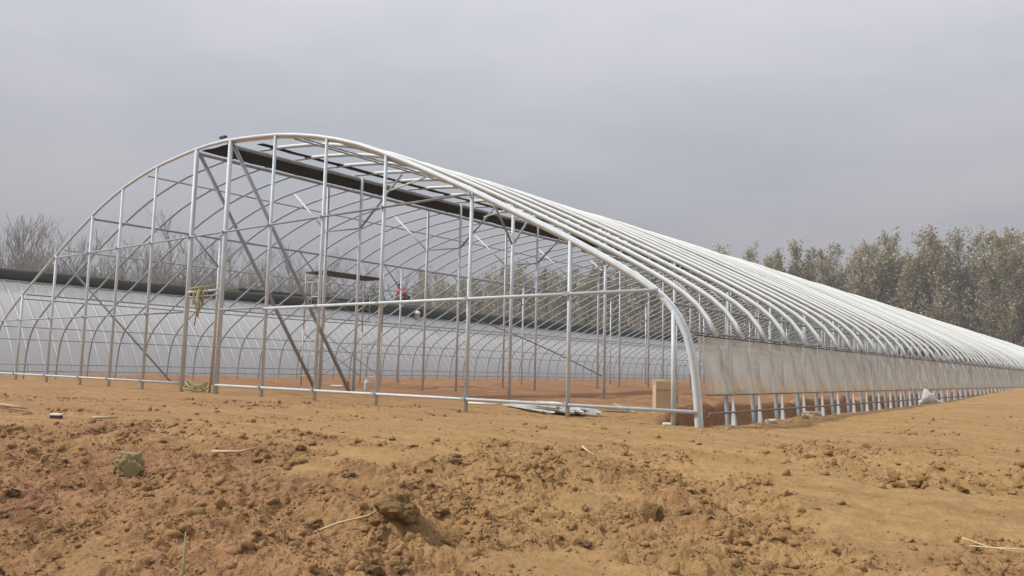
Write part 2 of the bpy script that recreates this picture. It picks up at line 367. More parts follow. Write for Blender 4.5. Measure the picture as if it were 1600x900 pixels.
# arch centreline sits half a tube inside the outer outline
tg = np.gradient(APTS, axis=0); tg /= np.linalg.norm(tg, axis=1)[:, None]; nrm = np.stack([tg[:, 2], 0*tg[:, 0], -tg[:, 0]], -1)
house = empty('greenhouse_frame', (0, 0, 0))
tag(house, 'long arched galvanised steel greenhouse frame under construction with bare ribs', 'greenhouse')
arch_me = tube_mesh('arch', APTS+nrm*0.05, 0.026, M_GALV_DULL, b=0.034, n=10)  # left ribs' shade put into the dull steel tone
rh = (APTS[:, 0] > XC+0.9) & (APTS[:, 2] > 1.15)
chan_me = tube_mesh('sunlit_lock_channel', APTS[rh]+nrm[rh]*0.028, 0.031, M_ZINC_LIT, b=0.031, n=8)  # pale strip added so the right ribs read as sunlit
lit_wedge_v = []  # sunlit wedge of each tube below the film, modelled as a tapered solid
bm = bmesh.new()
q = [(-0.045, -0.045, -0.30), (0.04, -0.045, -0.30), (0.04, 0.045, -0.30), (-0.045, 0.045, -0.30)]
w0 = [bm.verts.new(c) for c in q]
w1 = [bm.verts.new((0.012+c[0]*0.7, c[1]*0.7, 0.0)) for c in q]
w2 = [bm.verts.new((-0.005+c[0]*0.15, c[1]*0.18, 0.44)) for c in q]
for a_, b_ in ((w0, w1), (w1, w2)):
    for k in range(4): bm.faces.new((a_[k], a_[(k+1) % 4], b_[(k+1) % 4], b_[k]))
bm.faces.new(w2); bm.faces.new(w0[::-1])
lit_wedge_me = bpy.data.meshes.new('foot'); bm.to_mesh(lit_wedge_me); bm.free(); lit_wedge_me.materials.append(M_GALV)
front_me = tube_mesh('gable_arch', APTS+nrm*0.06, 0.034, M_GALV, b=0.040, n=10)
half = APTS[:, 0] > XC+0.5
link('gable_edge_tube', tube_mesh('gable_edge_tube', APTS[half]+nrm[half]*0.07+np.array([0, 0.080, 0]), 0.042, M_ZINC_LIT, b=0.058, n=10), house)
front = link('gable_arch', front_me, house)
for y in range(1, NARCH):
    a_ = link('arch', arch_me, house, (random.uniform(-0.012, 0.012), y+random.uniform(-0.035, 0.035), random.uniform(-0.018, 0.018)), (0, random.uniform(-0.0012, 0.0012), random.uniform(-0.0025, 0.0025)))
    link('sunlit_lock_channel', chan_me, a_)
    if y < 62: link('foot', lit_wedge_me, a_, (0.035, -0.03, 0.0))
GC = [-24.4, -22.75, -20.52, -18.35, -16.68, -14.93, -13.08, -11.64, -9.92, -8.16, -6.38, -4.2, -2.17, -0.43]
for x in GC:
    door = x in (-13.08, -11.64)
    r = 0.054 if door else 0.036
    zt = arch_z(x)-0.09
    bar('door_post' if door else 'gable_column', (x, 0.0, hz(x, 0)-0.15), (x, 0.0, zt), r, M_GALV, house, b=r*0.9)
def rail(name, x0, x1, zz, r, mat, yy=-0.055): bar(name, (x0, yy, zz), (x1, yy, zz), r, mat, house, ref=(0, 0, 1))
rail('gable_bottom_rail', arch_x_left(0.2)+0.02, -13.15, 0.20, 0.026, M_GALV)
rail('gable_bottom_rail', -11.58, arch_x_right(0.2)-0.02, 0.20, 0.026, M_GALV)
rail('gable_middle_rail', arch_x_left(1.85)+0.05, -13.15, 1.86, 0.022, M_GALV_DULL)
rail('gable_middle_rail', -11.58, -9.9, 1.88, 0.022, M_GALV_DULL)
rail('gable_middle_rail', -9.94, arch_x_right(1.84)-0.04, 1.86, 0.029, M_GALV, yy=-0.07)
rail('gable_top_rail', -20.5, -4.2, 3.65, 0.022, M_GALV_DULL)
rail('door_lintel', -13.08, -11.64, 2.34, 0.030, M_GALV, yy=0.0); rail('door_lintel', -13.08, -11.64, 2.22, 0.018, M_GALV_DULL, yy=0.0)
link('ridge_bracket', box_mesh('ridge_bracket', 0.24, 0.08, 0.05, M_CABLE, 0.01), house, (-11.98, 0.0, arch_z(-11.98)+0.02))
clamp_me = box_mesh('clamp', 0.085, 0.035, 0.07, M_GALV_DULL, 0.008, base=False)
for x in GC[1:-1]:
    for zz, x0, x1 in ((0.20, -30, 0), (1.86, -30, 0), (3.65, -20.6, -4.1)):
        if x0 < x < x1 and not (x in (-13.08, -11.64) and zz < 3): link('clamp', clamp_me, house, (x, -0.085, zz), (0, random.uniform(-0.1, 0.1), 0))
# lengthwise members
YL = 100.0
def purlin(name, x, zz, r, mat, b=None): bar(name, (x, 0.06, zz), (x, YL, zz), r, mat, house, b=b, ref=(0, 0, 1))
for sgn in (0, 1):
    mir = (lambda x: 2*XC-x) if sgn else (lambda x: x)
    for x, r, dz in ((-20.15, 0.020, 0.13), (-18.38, 0.038, 0.15), (-15.5, 0.020, 0.13), (-13.08, 0.045, 0.16), (-22.62, 0.030, 0.14), (-22.85, 0.024, 0.15)):
        purlin('purlin', mir(x), arch_z(x)-dz, r, M_GALV_DULL)
    for zz in (1.70, 1.30):
        purlin('side_rail', mir(arch_x_left(zz)+0.13), zz, 0.020, M_GALV_DULL)
for zz in (0.48, 0.25): purlin('side_rail', arch_x_left(zz)+0.13, zz, 0.020, M_GALV_DULL)
for zz in (5.4,):
    for x in (-9.0, -7.7): purlin('purlin', x, arch_z(x)-0.13, 0.018, M_GALV_DULL)
# interior frames every four metres
knee_me = {}
def shared_bar(key, name, p0, p1, r, mat, y):
    if key not in knee_me: knee_me[key] = tube_mesh(name, [p0, p1], r, mat, n=8, ref=(0, 1, 0) if abs(p1[1]-p0[1]) < 0.1 else (1, 0, 0))
    return link(name, knee_me[key], house, (0, y, 0))
for y in range(4, 100, 4):
    for x in (-18.38, -13.08, -11.68, -6.46):
        c = shared_bar(('c', x), 'column', (x, 0, -0.25), (x, 0, arch_z(x)-0.14), 0.040, M_GALV, y)
    shared_bar('lk', 'tie_bar', (-13.08, 0, 4.40), (-11.68, 0, 4.36), 0.020, M_GALV_DULL, y)
    shared_bar('k1', 'knee_brace', (-13.08, 0, 4.38), (-14.62, 0, arch_z(-14.62)-0.10), 0.026, M_GALV, y)
    shared_bar('k2', 'knee_brace', (-11.68, 0, 4.36), (-10.16, 0, arch_z(-10.16)-0.10), 0.030, M_GALV_DULL, y)
    shared_bar('k3', 'knee_brace', (-10.75, 0, 5.24), (-9.1, 0, arch_z(-9.1)-0.10), 0.022, M_GALV, y)
    for x in (-18.38, -6.46):
        for d in (-0.95, 0.95): shared_bar(('v', x, d), 'knee_brace', (x, 0, 3.5 if x > -10 else 3.7), (x, d, arch_z(x)-0.15), 0.026, M_GALV_DULL, y)
# end bracing down from the gable
for x, z0, yb in ((-13.08, 5.68, 3.9), (-11.68, 5.72, 3.9), (-20.5, 3.70, 3.9)):
    bar('diagonal_brace', (x+0.02, 0.08, z0), (x+0.06, yb, -0.1), 0.046 if x > -15 else 0.028, M_GALV_DULL, house, ref=(1, 0, 0))
# black cloth strip slung under the ridge and its narrow upper fold
def strip(name, xs, dzs, mat, wob=0.02, parent=house, ny=220, y0=0.03, seedv=0):
    ys = np.linspace(y0, YL, ny); v = []; 
    for yy in ys:
        for x, dz in zip(xs, dzs):
            v.append((x+wob*mnoise.noise(Vector((x, yy*0.7, seedv))), yy, arch_z(x)+dz+wob*mnoise.noise(Vector((x*2, yy*0.9, seedv+5)))-abs(math.sin(yy*math.pi))*0.015))
    k = len(xs); f = [(i*k+j, i*k+j+1, (i+1)*k+j+1, (i+1)*k+j) for i in range(ny-1) for j in range(k-1)]
    me = mesh_np(name, np.array(v), np.array(f), mat, True); o = link(name, me, parent)
    md = o.modifiers.new('thickness', 'SOLIDIFY'); md.thickness = 0.012
    return o
strip('shade_cloth', np.linspace(-12.92, -11.80, 6), [-0.125, -0.14, -0.15, -0.15, -0.14, -0.13], M_BLACK)
strip('vent_flap', np.linspace(-11.50, -11.24, 3), [-0.015, -0.01, -0.015], M_BLACK, seedv=3, y0=0.6)
# right-hand skirt of milky film with its wires and rails
def skirt():
    ny = 1000; nz_ = 9; ys = np.linspace(0.12, 99.9, ny); zs = np.linspace(0.425, 1.225, nz_); v = []
    for yy in ys:
        for k, zz in enumerate(zs):
            w = 0.030*mnoise.noise(Vector((yy*1.9, zz*0.7, 1.0)))+0.020*mnoise.noise(Vector((yy*5.0+zz*1.5, zz*0.8, 4.0)))-0.012*(abs(math.sin(yy*math.pi)))
            v.append((arch_x_right(zz)+0.045+w, yy, zz+(0.012*mnoise.noise(Vector((yy*1.5, 9, 0))) if k in (0, nz_-1) else 0)))
    f = [(i*nz_+j, (i+1)*nz_+j, (i+1)*nz_+j+1, i*nz_+j+1) for i in range(ny-1) for j in range(nz_-1)]
    o = link('skirt_film', mesh_np('skirt_film', np.array(v), np.array(f), M_SKIRT, True), house)
    o['label'] = 'milky translucent plastic film along the side wall'
skirt()
def side_line(name, zz, dx, r, mat, sag=0.0):
    pts = [(arch_x_right(zz)+dx, yy, zz-sag*abs(math.sin(yy*math.pi*0.5))) for yy in np.linspace(0.05, YL, 160)]
    link(name, tube_mesh(name, pts, r, mat, n=6, ref=(0, 0, 1)), house)
side_line('film_wire', 1.235, 0.06, 0.010, M_CABLE, 0.004)
side_line('film_rail', 0.425, 0.06, 0.013, M_OLD)
side_line('ground_rail', 0.185, 0.10, 0.017, M_OLD, 0.006)

# ------------------------------------------------------------------ finished greenhouse next to it
nb = empty('film_greenhouse', (-27, 0, 0)); tag(nb, 'finished lean-to greenhouse with grey plastic film and dark quilt roll', 'greenhouse')
NY0, NY1 = -45.0, 125.0
prof = np.array([(0.12, -0.25), (-0.10, 0.35), (-0.48, 0.95), (-0.93, 1.55), (-1.45, 2.13), (-2.02, 2.68), (-2.65, 3.2), (-3.3, 3.68)])
pt = np.linspace(0, 1, 24); pk = np.linspace(0, 1, len(prof)); PX = np.interp(pt, pk, prof[:, 0]); PZ = np.interp(pt, pk, prof[:, 1])
def smk(a): 
    p = np.pad(a, 2, mode='reflect', reflect_type='odd'); return np.convolve(p, np.ones(5)/5, 'valid')
PX = smk(PX); PZ = smk(PZ)
ny = 420; ys = np.linspace(NY0, NY1, ny)
YY, KK = np.meshgrid(ys, np.arange(24), indexing='ij')
dent = 0.03*np.abs(np.sin(YY*math.pi))
v = np.stack([PX[KK]+dent*0.6, YY, PZ[KK]+dent*0.8], -1).reshape(-1, 3)
f = [(i*24+j, (i+1)*24+j, (i+1)*24+j+1, i*24+j+1) for i in range(ny-1) for j in range(23)]
link('film', mesh_np('film', v, np.array(f), M_FILM, True), nb)
rope_me = tube_mesh('press_rope', np.stack([PX+0.035, 0*PX, PZ+0.035], -1), 0.015, M_ROPE, n=5)
for y in list(np.arange(-20.0, 40.0, 0.5))+list(range(40, 84)): link('press_rope', rope_me, nb, (0, float(y), 0))
rib_me = tube_mesh('rib', np.stack([PX-0.06, 0*PX, PZ-0.05], -1), 0.03, M_GALV_DULL, n=6)
for y in range(int(NY0)+1, 84): link('rib', rib_me, nb, (0, y+0.5, 0))
rp = []; rr_ = []
for yy in np.linspace(NY0, NY1, 300):
    rp.append((-3.48+0.03*mnoise.noise(Vector((0, yy*0.3, 2))), yy, 3.97+0.06*float(sst(8, 30, yy))+0.05*mnoise.noise(Vector((3, yy*0.25, 0))))); rr_.append(0.235+0.14*float(sst(8, 30, yy))+0.035*mnoise.noise(Vector((7, yy*0.6, 0)))+0.02*mnoise.noise(Vector((1, yy*2.0, 0))))
link('quilt_roll', tube_mesh('quilt_roll', rp, np.array(rr_), M_QUILT, n=16, ref=(0, 0, 1)), nb)
link('film_edge_rail', tube_mesh('film_edge_rail', [(-3.22, NY0, 3.70), (-3.22, NY1, 3.70)], 0.025, M_GALV_DULL, n=6, ref=(0, 0, 1)), nb)
link('back_wall', box_mesh('back_wall', 1.2, NY1-NY0, 4.65, M_WALL), nb, (-4.75, (NY0+NY1)/2, -0.4))
link('roof_quilt', box_mesh('roof_quilt', 1.16, NY1-13.0, 0.26, M_QUILT, 0.05), nb, (-4.75, (NY1+13.0)/2, 4.22))
mo = empty('roller_motor', (-30.25, 24.6, 3.62)); tag(mo, 'small grey roller motor with white domed cap on quilt roll', 'motor')
link('motor_body', box_mesh('motor_body', 0.26, 0.30, 0.34, M_MOTOR, 0.03), mo, (0.18, 0, -0.05))
dm = bmesh.new(); bmesh.ops.create_uvsphere(dm, u_segments=14, v_segments=8, radius=0.2)
for vv in dm.verts: vv.co.z = max(vv.co.z, -0.02)*0.9
me = bpy.data.meshes.new('motor_cap'); dm.to_mesh(me); dm.free(); me.materials.append(M_WHITE); link('motor_cap', me, mo, (0.18, 0, 0.31))

# ------------------------------------------------------------------ trees
def seg_mesh(segs, n=3):
    P0 = np.array([s[0] for s in segs]); P1 = np.array([s[1] for s in segs]); r0 = np.array([s[2] for s in segs]); r1 = np.array([s[3] for s in segs])
    T = P1-P0; T /= np.linalg.norm(T, axis=1)[:, None]+1e-9
    ref = np.where(np.abs(T[:, 2:3]) > 0.9, np.array([[1., 0, 0]]), np.array([[0, 0, 1.]]))
    U = np.cross(T, ref); U /= np.linalg.norm(U, axis=1)[:, None]; V = np.cross(T, U)
    a = np.arange(n)/n*2*math.pi
    ring = U[:, None]*np.cos(a)[None, :, None]+V[:, None]*np.sin(a)[None, :, None]
    v = np.concatenate([P0[:, None]+ring*r0[:, None, None], P1[:, None]+ring*r1[:, None, None]], 1).reshape(-1, 3)
    b = np.arange(len(segs))[:, None]*2*n; j = np.arange(n)[None]; j2 = (j+1) % n
    f = np.stack([b+j, b+j2, b+n+j2, b+n+j], -1).reshape(-1, 4)
    return v, f
def branch(rng, p, d, length, r, depth, segs, tips, up=0.25, spread=0.7, wig=0.15):
    k = 4 if depth > 1 else 3
    for i in range(k):
        d = d+rng.normal(0, wig, 3)+np.array([0, 0, up*0.25]); d /= np.linalg.norm(d)
        q_ = p+d*length/k; r2 = r*(1-0.75*(i+1)/k/1.15)
        r1 = r*(1-0.75*i/k/1.15)
        segs.append((p, q_, r1, r2)); p = q_
        tips.append(p)
        if depth > 0 and i >= (1 if depth > 2 else 0):
            for _ in range(2 if depth > 1 else 3):
                a = rng.uniform(0, 2*math.pi); side = np.array([math.cos(a), math.sin(a), 0.0])
                nd = d*(1-spread*0.5)+side*spread*rng.uniform(0.5, 1)+np.array([0, 0, up*0.5]); nd /= np.linalg.norm(nd)
                branch(rng, p, nd, length*rng.uniform(0.42, 0.62), r2*0.6, depth-1, segs, tips, up, spread, wig)
def quads(rng, C_, size, sizevar=0.5):
    n = len(C_); a = rng.normal(0, 1, (n, 3)); a /= np.linalg.norm(a, axis=1)[:, None]
    b = np.cross(a, rng.normal(0, 1, (n, 3))); b /= np.linalg.norm(b, axis=1)[:, None]
    s1 = (size*rng.uniform(1-sizevar, 1+sizevar, n))[:, None]; s2 = s1*rng.uniform(0.45, 0.9, (n, 1))
    v = np.stack([C_-a*s1, C_-b*s2*0.9, C_+a*s1, C_+b*s2], 1).reshape(-1, 3)
    return v, np.arange(n*4).reshape(-1, 4)
def leaf_mesh(name, rng, C_, size, mat, tint):
    v, f = quads(rng, C_, size); me = mesh_np(name, v, f, mat)
    a = me.attributes.new('tint', 'FLOAT', 'FACE'); a.data.foreach_set('value', np.clip(tint, 0, 1).astype(np.float32)); return me
def poplar(seed, Ht):
    rng = np.random.default_rng(seed); trunk = []; tips = []; tsegs = []
    p = np.array([0, 0, -0.3]); d = np.array([0, 0, 1.0]); r = 0.2
    nseg = 14
    for i in range(nseg):
        d = d+rng.normal(0, 0.03, 3); d[2] = 1; d /= np.linalg.norm(d); q_ = p+d*(Ht+0.3)*0.97/nseg; r2 = 0.2*(1-(i+1)/nseg*0.93)
        trunk.append((p, q_, r, r2)); p = q_; r = r2
        fr = (i+1)/nseg
        if fr > 0.10:
            for _ in range(4 if fr < 0.85 else 3):
                a = rng.uniform(0, 2*math.pi); nd = np.array([math.cos(a)*0.62, math.sin(a)*0.62, 0.8]); nd /= np.linalg.norm(nd)
                L = Ht*0.20*(1.1-0.65*fr)*rng.uniform(0.6, 1.25)
                branch(rng, p, nd, L, r2*0.45+0.012, 1, tsegs, tips, 0.45, 0.55, 0.10)
    tv, tf = seg_mesh(trunk, 7); bv, bf = seg_mesh(tsegs, 3)
    tm = mesh_np('trunk', np.vstack([tv, bv]), np.vstack([tf, bf+len(tv)]), M_BARK)
    tips = np.array(tips); n = 5200
    c = tips[rng.integers(0, len(tips), n)]+rng.normal(0, 0.26, (n, 3))
    clump = np.array([mnoise.noise(Vector((x*0.55+seed*7, y*0.55, z_*0.55))) for x, y, z_ in c])
    keep = clump+rng.normal(0, 0.18, n) > -0.28
    c = c[keep]; tint = 0.45+0.55*clump[keep]+rng.normal(0, 0.2, keep.sum())
    pale = rng.random(len(c)) < 0.17; tint[pale] = 1.0
    cm = leaf_mesh('crown', rng, c, 0.155, M_LEAF, tint)
    return tm, cm
POP = [poplar(100+k, h_) for k, h_ in enumerate((20.5, 18.6, 21.2, 18.0, 19.3, 20.0, 17.4))]
rt = np.random.default_rng(5)
def plant(kindname, meshes, x, y, sc, rot, label, cat, group):
    t = empty(kindname, (x, y, float(height(np.array([x]), np.array([y]), False)[0])), rot); t.scale = (sc, sc, sc)
    link('trunk', meshes[0], t); link('crown', meshes[1], t); tag(t, label, cat, group); return t
for row, (yy, sp, sc) in enumerate(((116.0, 2.3, 0.92), (119.0, 2.2, 0.96), (123.0, 2.3, 1.0))):
    x = -128.0+row*1.1
    while x < 14:
        plant('poplar_tree', POP[int(rt.integers(0, 7))], x+rt.uniform(-0.8, 0.8), yy+rt.uniform(-0.9, 0.9), sc*rt.uniform(0.92, 1.05), rt.uniform(0, 6.28),
              'slender tree in spring leaf, %s row of the windbreak' % ('front', 'middle', 'back')[row], 'tree', 'windbreak trees in leaf, %s row' % ('front', 'middle', 'back')[row])
        x += sp*rt.uniform(0.8, 1.2)
def bare(seed, Ht):
    rng = np.random.default_rng(seed); segs = []; tips = []; tr = []
    p = np.array([0, 0, -0.3]); d = np.array([0, 0, 1.0]); r = 0.13
    for i in range(5):
        d = d+rng.normal(0, 0.07, 3); d[2] = 1; d /= np.linalg.norm(d); q_ = p+d*Ht*0.5/5; r2 = 0.13-0.09*(i+1)/5
        tr.append((p, q_, r, r2)); p = q_; r = r2
        if i >= 1:
            for _ in range(3):
                a = rng.uniform(0, 2*math.pi); nd = np.array([math.cos(a)*0.75, math.sin(a)*0.75, 0.75])
                branch(rng, p, nd/np.linalg.norm(nd), Ht*rng.uniform(0.26, 0.40), r2*0.6, 2, segs, tips, 0.35, 0.75, 0.16)
    branch(rng, p, d, Ht*0.48, r, 2, segs, tips, 0.4, 0.6, 0.14)
    segs = [(a, b, max(c, 0.020), max(e, 0.014)) for a, b, c, e in segs]
    tv, tf = seg_mesh(tr, 6); tm = mesh_np('trunk', tv, tf, M_BARK)
    bv, bf = seg_mesh(segs, 3)
    tips = np.array(tips); n = 900; c = tips[rng.integers(0, len(tips), n)]+rng.normal(0, 0.12, (n, 3))
    lv, lf = quads(rng, c, 0.055)
    me = mesh_np('crown', np.vstack([bv, lv]), np.vstack([bf, lf+len(bv)]), M_TWIG); me.materials.append(M_BUD)
    mi = np.zeros(len(bf)+len(lf), np.int32); mi[len(bf):] = 1; me.polygons.foreach_set('material_index', mi)
    a = me.attributes.new('tint', 'FLOAT', 'FACE'); a.data.foreach_set('value', rng.random(len(mi)).astype(np.float32))
    return tm, me
BARE = [bare(300+k, h_) for k, h_ in enumerate((9.6, 8.4, 10.4, 9.0, 11.0))]
for row, (xx, sp, sc) in enumerate(((-58.0, 1.8, 0.76), (-62.5, 1.8, 0.86), (-68.0, 1.9, 0.97))):
    y = -30.0+row
    while y < 50:
        plant('bare_tree', BARE[int(rt.integers(0, 5))], xx+rt.uniform(-1.4, 1.4), y+rt.uniform(-1, 1), sc*(0.9+0.2*float(sst(0, 25, y)))*rt.uniform(0.86, 1.04), rt.uniform(0, 6.28),
              'bare grey-twigged tree behind the film greenhouse, %s row' % ('nearest', 'second', 'farthest')[row], 'tree', 'bare trees behind the film greenhouse, %s row' % ('nearest', 'second', 'farthest')[row])
        y += sp*rt.uniform(0.8, 1.25)
def shrub(seed):
    rng = np.random.default_rng(seed); segs = []; tips = []
    for _ in range(9):
        a = rng.uniform(0, 6.28); nd = np.array([math.cos(a)*0.5, math.sin(a)*0.5, 1.0]); branch(rng, np.array([0, 0, -0.1]), nd/np.linalg.norm(nd), 2.6, 0.05, 1, segs, tips, 0.4, 0.6, 0.12)
    sv, sf = seg_mesh(segs, 3); tips = np.array(tips); n = 6500
    c = tips[rng.integers(0, len(tips), n)]+rng.normal(0, 0.28, (n, 3)); c[:, 2] = np.abs(c[:, 2])
    return mesh_np('trunk', sv, sf, M_BARK), leaf_mesh('crown', rng, c, 0.05, M_SHRUB, rng.random(n))
SH = shrub(9)
plant('evergreen_shrub', SH, -36.5, 25.9, 1.45, 0.4, 'dark evergreen shrub showing above the quilt roll beside the scaffold', 'shrub', None)

# ------------------------------------------------------------------ soil clods and stones
def clods():
    rng = np.random.default_rng(21); n = 300000
    # spread over the turned soil in front of the gable
    u = 2.6+rng.random(n)**0.95*12.4; v = (rng.random(n)*2-1)*(u*0.72+0.6)
    x = CAM[0]+HD[0]*u+RT[0]*v; y = CAM[1]+HD[1]*u+RT[1]*v
    R = rough_mask(x, y); cl = sst(-0.12, 0.35, fbm(x, y, 0.45, 3, 55))
    keep = rng.random(n) < (R*(0.10+0.9*cl)*0.62+0.010+0.10*sst(0.12, 0.4, fbm(x, y, 1.6, 3, 58))*sst(6, 8, u))
    x = x[keep]; y = y[keep]; n = len(x)
    s = 0.006*(1-rng.random(n))**(-0.44); s = np.clip(s, 0.0055, 0.040)
    z_ = height(x, y)
    # deformed icosahedra
    bm = bmesh.new(); bmesh.ops.create_icosphere(bm, subdivisions=1, radius=1); V0 = np.array([w.co[:] for w in bm.verts]); F0 = np.array([[w.index for w in fc.verts] for fc in bm.faces]); bm.free()
    bm = bmesh.new(); bmesh.ops.create_icosphere(bm, subdivisions=2, radius=1); V1 = np.array([w.co[:] for w in bm.verts]); F1 = np.array([[w.index for w in fc.verts] for fc in bm.faces]); bm.free()
    vs_, fs_, off = [], [], 0
    for (VV, FF, sel) in ((V0, F0, s < 0.024), (V1, F1, s >= 0.024)):
        m = int(sel.sum()); k = len(VV)
        jit = 1+rng.normal(0, 0.24, (m, k))
        if k > 20: jit = 1+0.5*(jit-1)+0.22*np.sin(VV@rng.normal(0, 2.2, (3, m))).T
        pts = VV[None]*jit[..., None]*rng.uniform(0.5, 1.3, (m, 1, 3)); tl = rng.normal(0, 0.5, (m, 1, 2)); pts[..., 2] += pts[..., 0]*tl[..., 0]*0.5+pts[..., 1]*tl[..., 1]*0.5
        a = rng.uniform(0, 6.28, m); ca, sa = np.cos(a)[:, None], np.sin(a)[:, None]
        q_ = np.stack([pts[..., 0]*ca-pts[..., 1]*sa, pts[..., 0]*sa+pts[..., 1]*ca, pts[..., 2]*0.8], -1)*s[sel][:, None, None]
        q_ += np.stack([x[sel], y[sel], z_[sel]+s[sel]*0.12], -1)[:, None]
        vs_.append(q_.reshape(-1, 3)); fs_.append((FF[None]+np.arange(m)[:, None, None]*k).reshape(-1, 3)+off); off += m*k
    V = np.vstack(vs_); me = mesh_np('soil_crumbs', V, np.vstack(fs_), M_SOIL)
    U_, V_ = frame_uv(V[:, 0], V[:, 1]); mo_ = np.clip(0.12+0.46*sst(1.2, -4.0, V_), 0, 1)
    a = me.attributes.new('moist_shade', 'FLOAT', 'POINT'); a.data.foreach_set('value', mo_.astype(np.float32))
    o = link('soil_crumbs', me); tag(o, 'loose soil crumbs scattered over the turned ground', 'soil', kind='stuff')
    print('crumbs', n, len(me.polygons))
clods()
CL = [rock_mesh('soil_clod', 11+k, M_SOIL, 3, 0.75, 0.8, 1.9) for k in range(5)]
for me in CL:
    a = me.attributes.new('moist_shade', 'FLOAT', 'POINT'); a.data.foreach_set('value', np.full(len(me.vertices), 0.25, np.float32))
rc = np.random.default_rng(33); made = 0
while made < 46:
    u = rc.uniform(3.8, 8.2); v_ = rc.uniform(-0.66, 0.62)*u
    x = CAM[0]+HD[0]*u+RT[0]*v_; y = CAM[1]+HD[1]*u+RT[1]*v_
    if float(rough_mask(np.array([x]), np.array([y]))[0]) < rc.random(): continue
    s = rc.uniform(0.035, 0.068)
    o = link('soil_clod', CL[made % 5], None, (x, y, hz(x, y)+s*0.08), (rc.uniform(-0.3, 0.3), rc.uniform(-0.3, 0.3), rc.uniform(0, 6.28)), (s, s*rc.uniform(0.7, 1.0), s*rc.uniform(0.6, 0.95)))
    tag(o, 'fist-sized clod of brown soil lying on the turned ground', 'clod', 'clods on the turned ground'); made += 1
def stone(name, x, y, s, mat, seed, label, rot=0.0, cat='stone', sink=0.2, sub=4, amp=0.4, tilt=(0, 0), clampv=0.9):
    o = link(name, rock_mesh(name, seed, mat, sub, amp, 1.0, clampv=clampv), None, (x, y, hz(x, y)+s[2]*(0.72-sink)), (tilt[0], tilt[1], rot), s)
    return tag(o, label, cat)
stone('stone', -1.84, -6.76, (0.12, 0.10, 0.145), M_STONE, 4, 'upright tan stone with one flat sunlit face beside crumbled soil', 0.9, amp=0.5, tilt=(0.1, 0.12), clampv=0.95)
stone('stone', 0.36, 3.35, (0.17, 0.11, 0.085), M_PALESTONE, 9, 'pale flat stone lying outside the skirt film', 0.4)
stone('stone', 0.20, 1.95, (0.11, 0.08, 0.05), M_PALESTONE, 14, 'small pale stone at the foot of the ribs', 1.4)
stone('stone', 1.92, -4.96, (0.075, 0.06, 0.085), M_SOIL, 22, 'blocky lump of hard soil standing on the turned ground', 0.3, cat='clod', amp=0.45)
stone('stone', 0.85, -6.36, (0.13, 0.11, 0.09), M_SOIL, 31, 'large rounded lump of soil beside a dark hollow', 0.8, cat='clod', amp=0.5, sink=0.4, clampv=2.0)
bpy.context.view_layer.update()

# ------------------------------------------------------------------ scaffold
def scaffold():
    t = empty('scaffold_tower', (-16.9, 7.95, hz(-16.9, 7.95))); tag(t, 'mobile scaffold tower with dark plank platform inside the frame', 'scaffold')
    hx, hy, H = 0.52, 1.28, 1.92
    for tier in (0, 1):
        z0 = tier*H-(0.1 if tier == 0 else 0)
        for sy in (-1, 1):
            for sx in (-1, 1): bar('leg', (sx*hx, sy*hy, z0), (sx*hx, sy*hy, (tier+1)*H+(0.18 if tier else 0)), 0.024, M_RUST, t)
            for zz in (0.35, 1.05, 1.55): bar('rung', (-hx, sy*hy, tier*H+zz), (hx, sy*hy, tier*H+zz), 0.017, M_RUST, t)
            bar('ladder_rail', (-hx+0.34, sy*hy, tier*H+0.35), (-hx+0.34, sy*hy, tier*H+1.55), 0.014, M_RUST, t)
        for sx in (-1, 1):
            bar('cross_brace', (sx*hx+0.02, -hy, tier*H+1.75), (sx*hx+0.02, hy, tier*H+0.35), 0.013, M_GALV_DULL, t, ref=(1, 0, 0))
            bar('cross_brace', (sx*hx-0.02, -hy, tier*H+0.35), (sx*hx-0.02, hy, tier*H+1.75), 0.013, M_GALV_DULL, t, ref=(1, 0, 0))
    for k in range(4): link('platform_board', box_mesh('platform_board', 0.245, 2.66, 0.05, M_PLANK, 0.006), t, (-0.39+k*0.26, 0, 2*H-0.06))
scaffold()

# ------------------------------------------------------------------ things on the ground
box = empty('cardboard_box', (-1.42, 1.68, hz(-1.42, 1.68)), YAW); tag(box, 'tall cardboard box with open pale flap behind the gable rail', 'box')
link('carton', box_mesh('carton', 0.36, 0.30, 0.44, M_CARD, 0.004), box, (0, 0, -0.02))
fl = link('flap', box_mesh('flap', 0.365, 0.008, 0.13, M_CARD2), box, (0, -0.165, 0.365), (math.radians(7), 0, 0))
link('flap', box_mesh('flap', 0.365, 0.008, 0.12, M_CARD), box, (0, 0.15, 0.415), (math.radians(-25), 0, 0))
for k, (dx, dz, w, h_) in enumerate(((0.10, 0.235, 0.018, 0.016), (0.125, 0.235, 0.012, 0.022), (0.15, 0.236, 0.016, 0.014), (0.105, 0.205, 0.02, 0.012), (0.13, 0.206, 0.014, 0.02), (0.155, 0.205, 0.012, 0.014))):
    link('printed_mark', box_mesh('printed_mark', w, 0.002, h_, M_INK), box, (dx, -0.1525, dz))
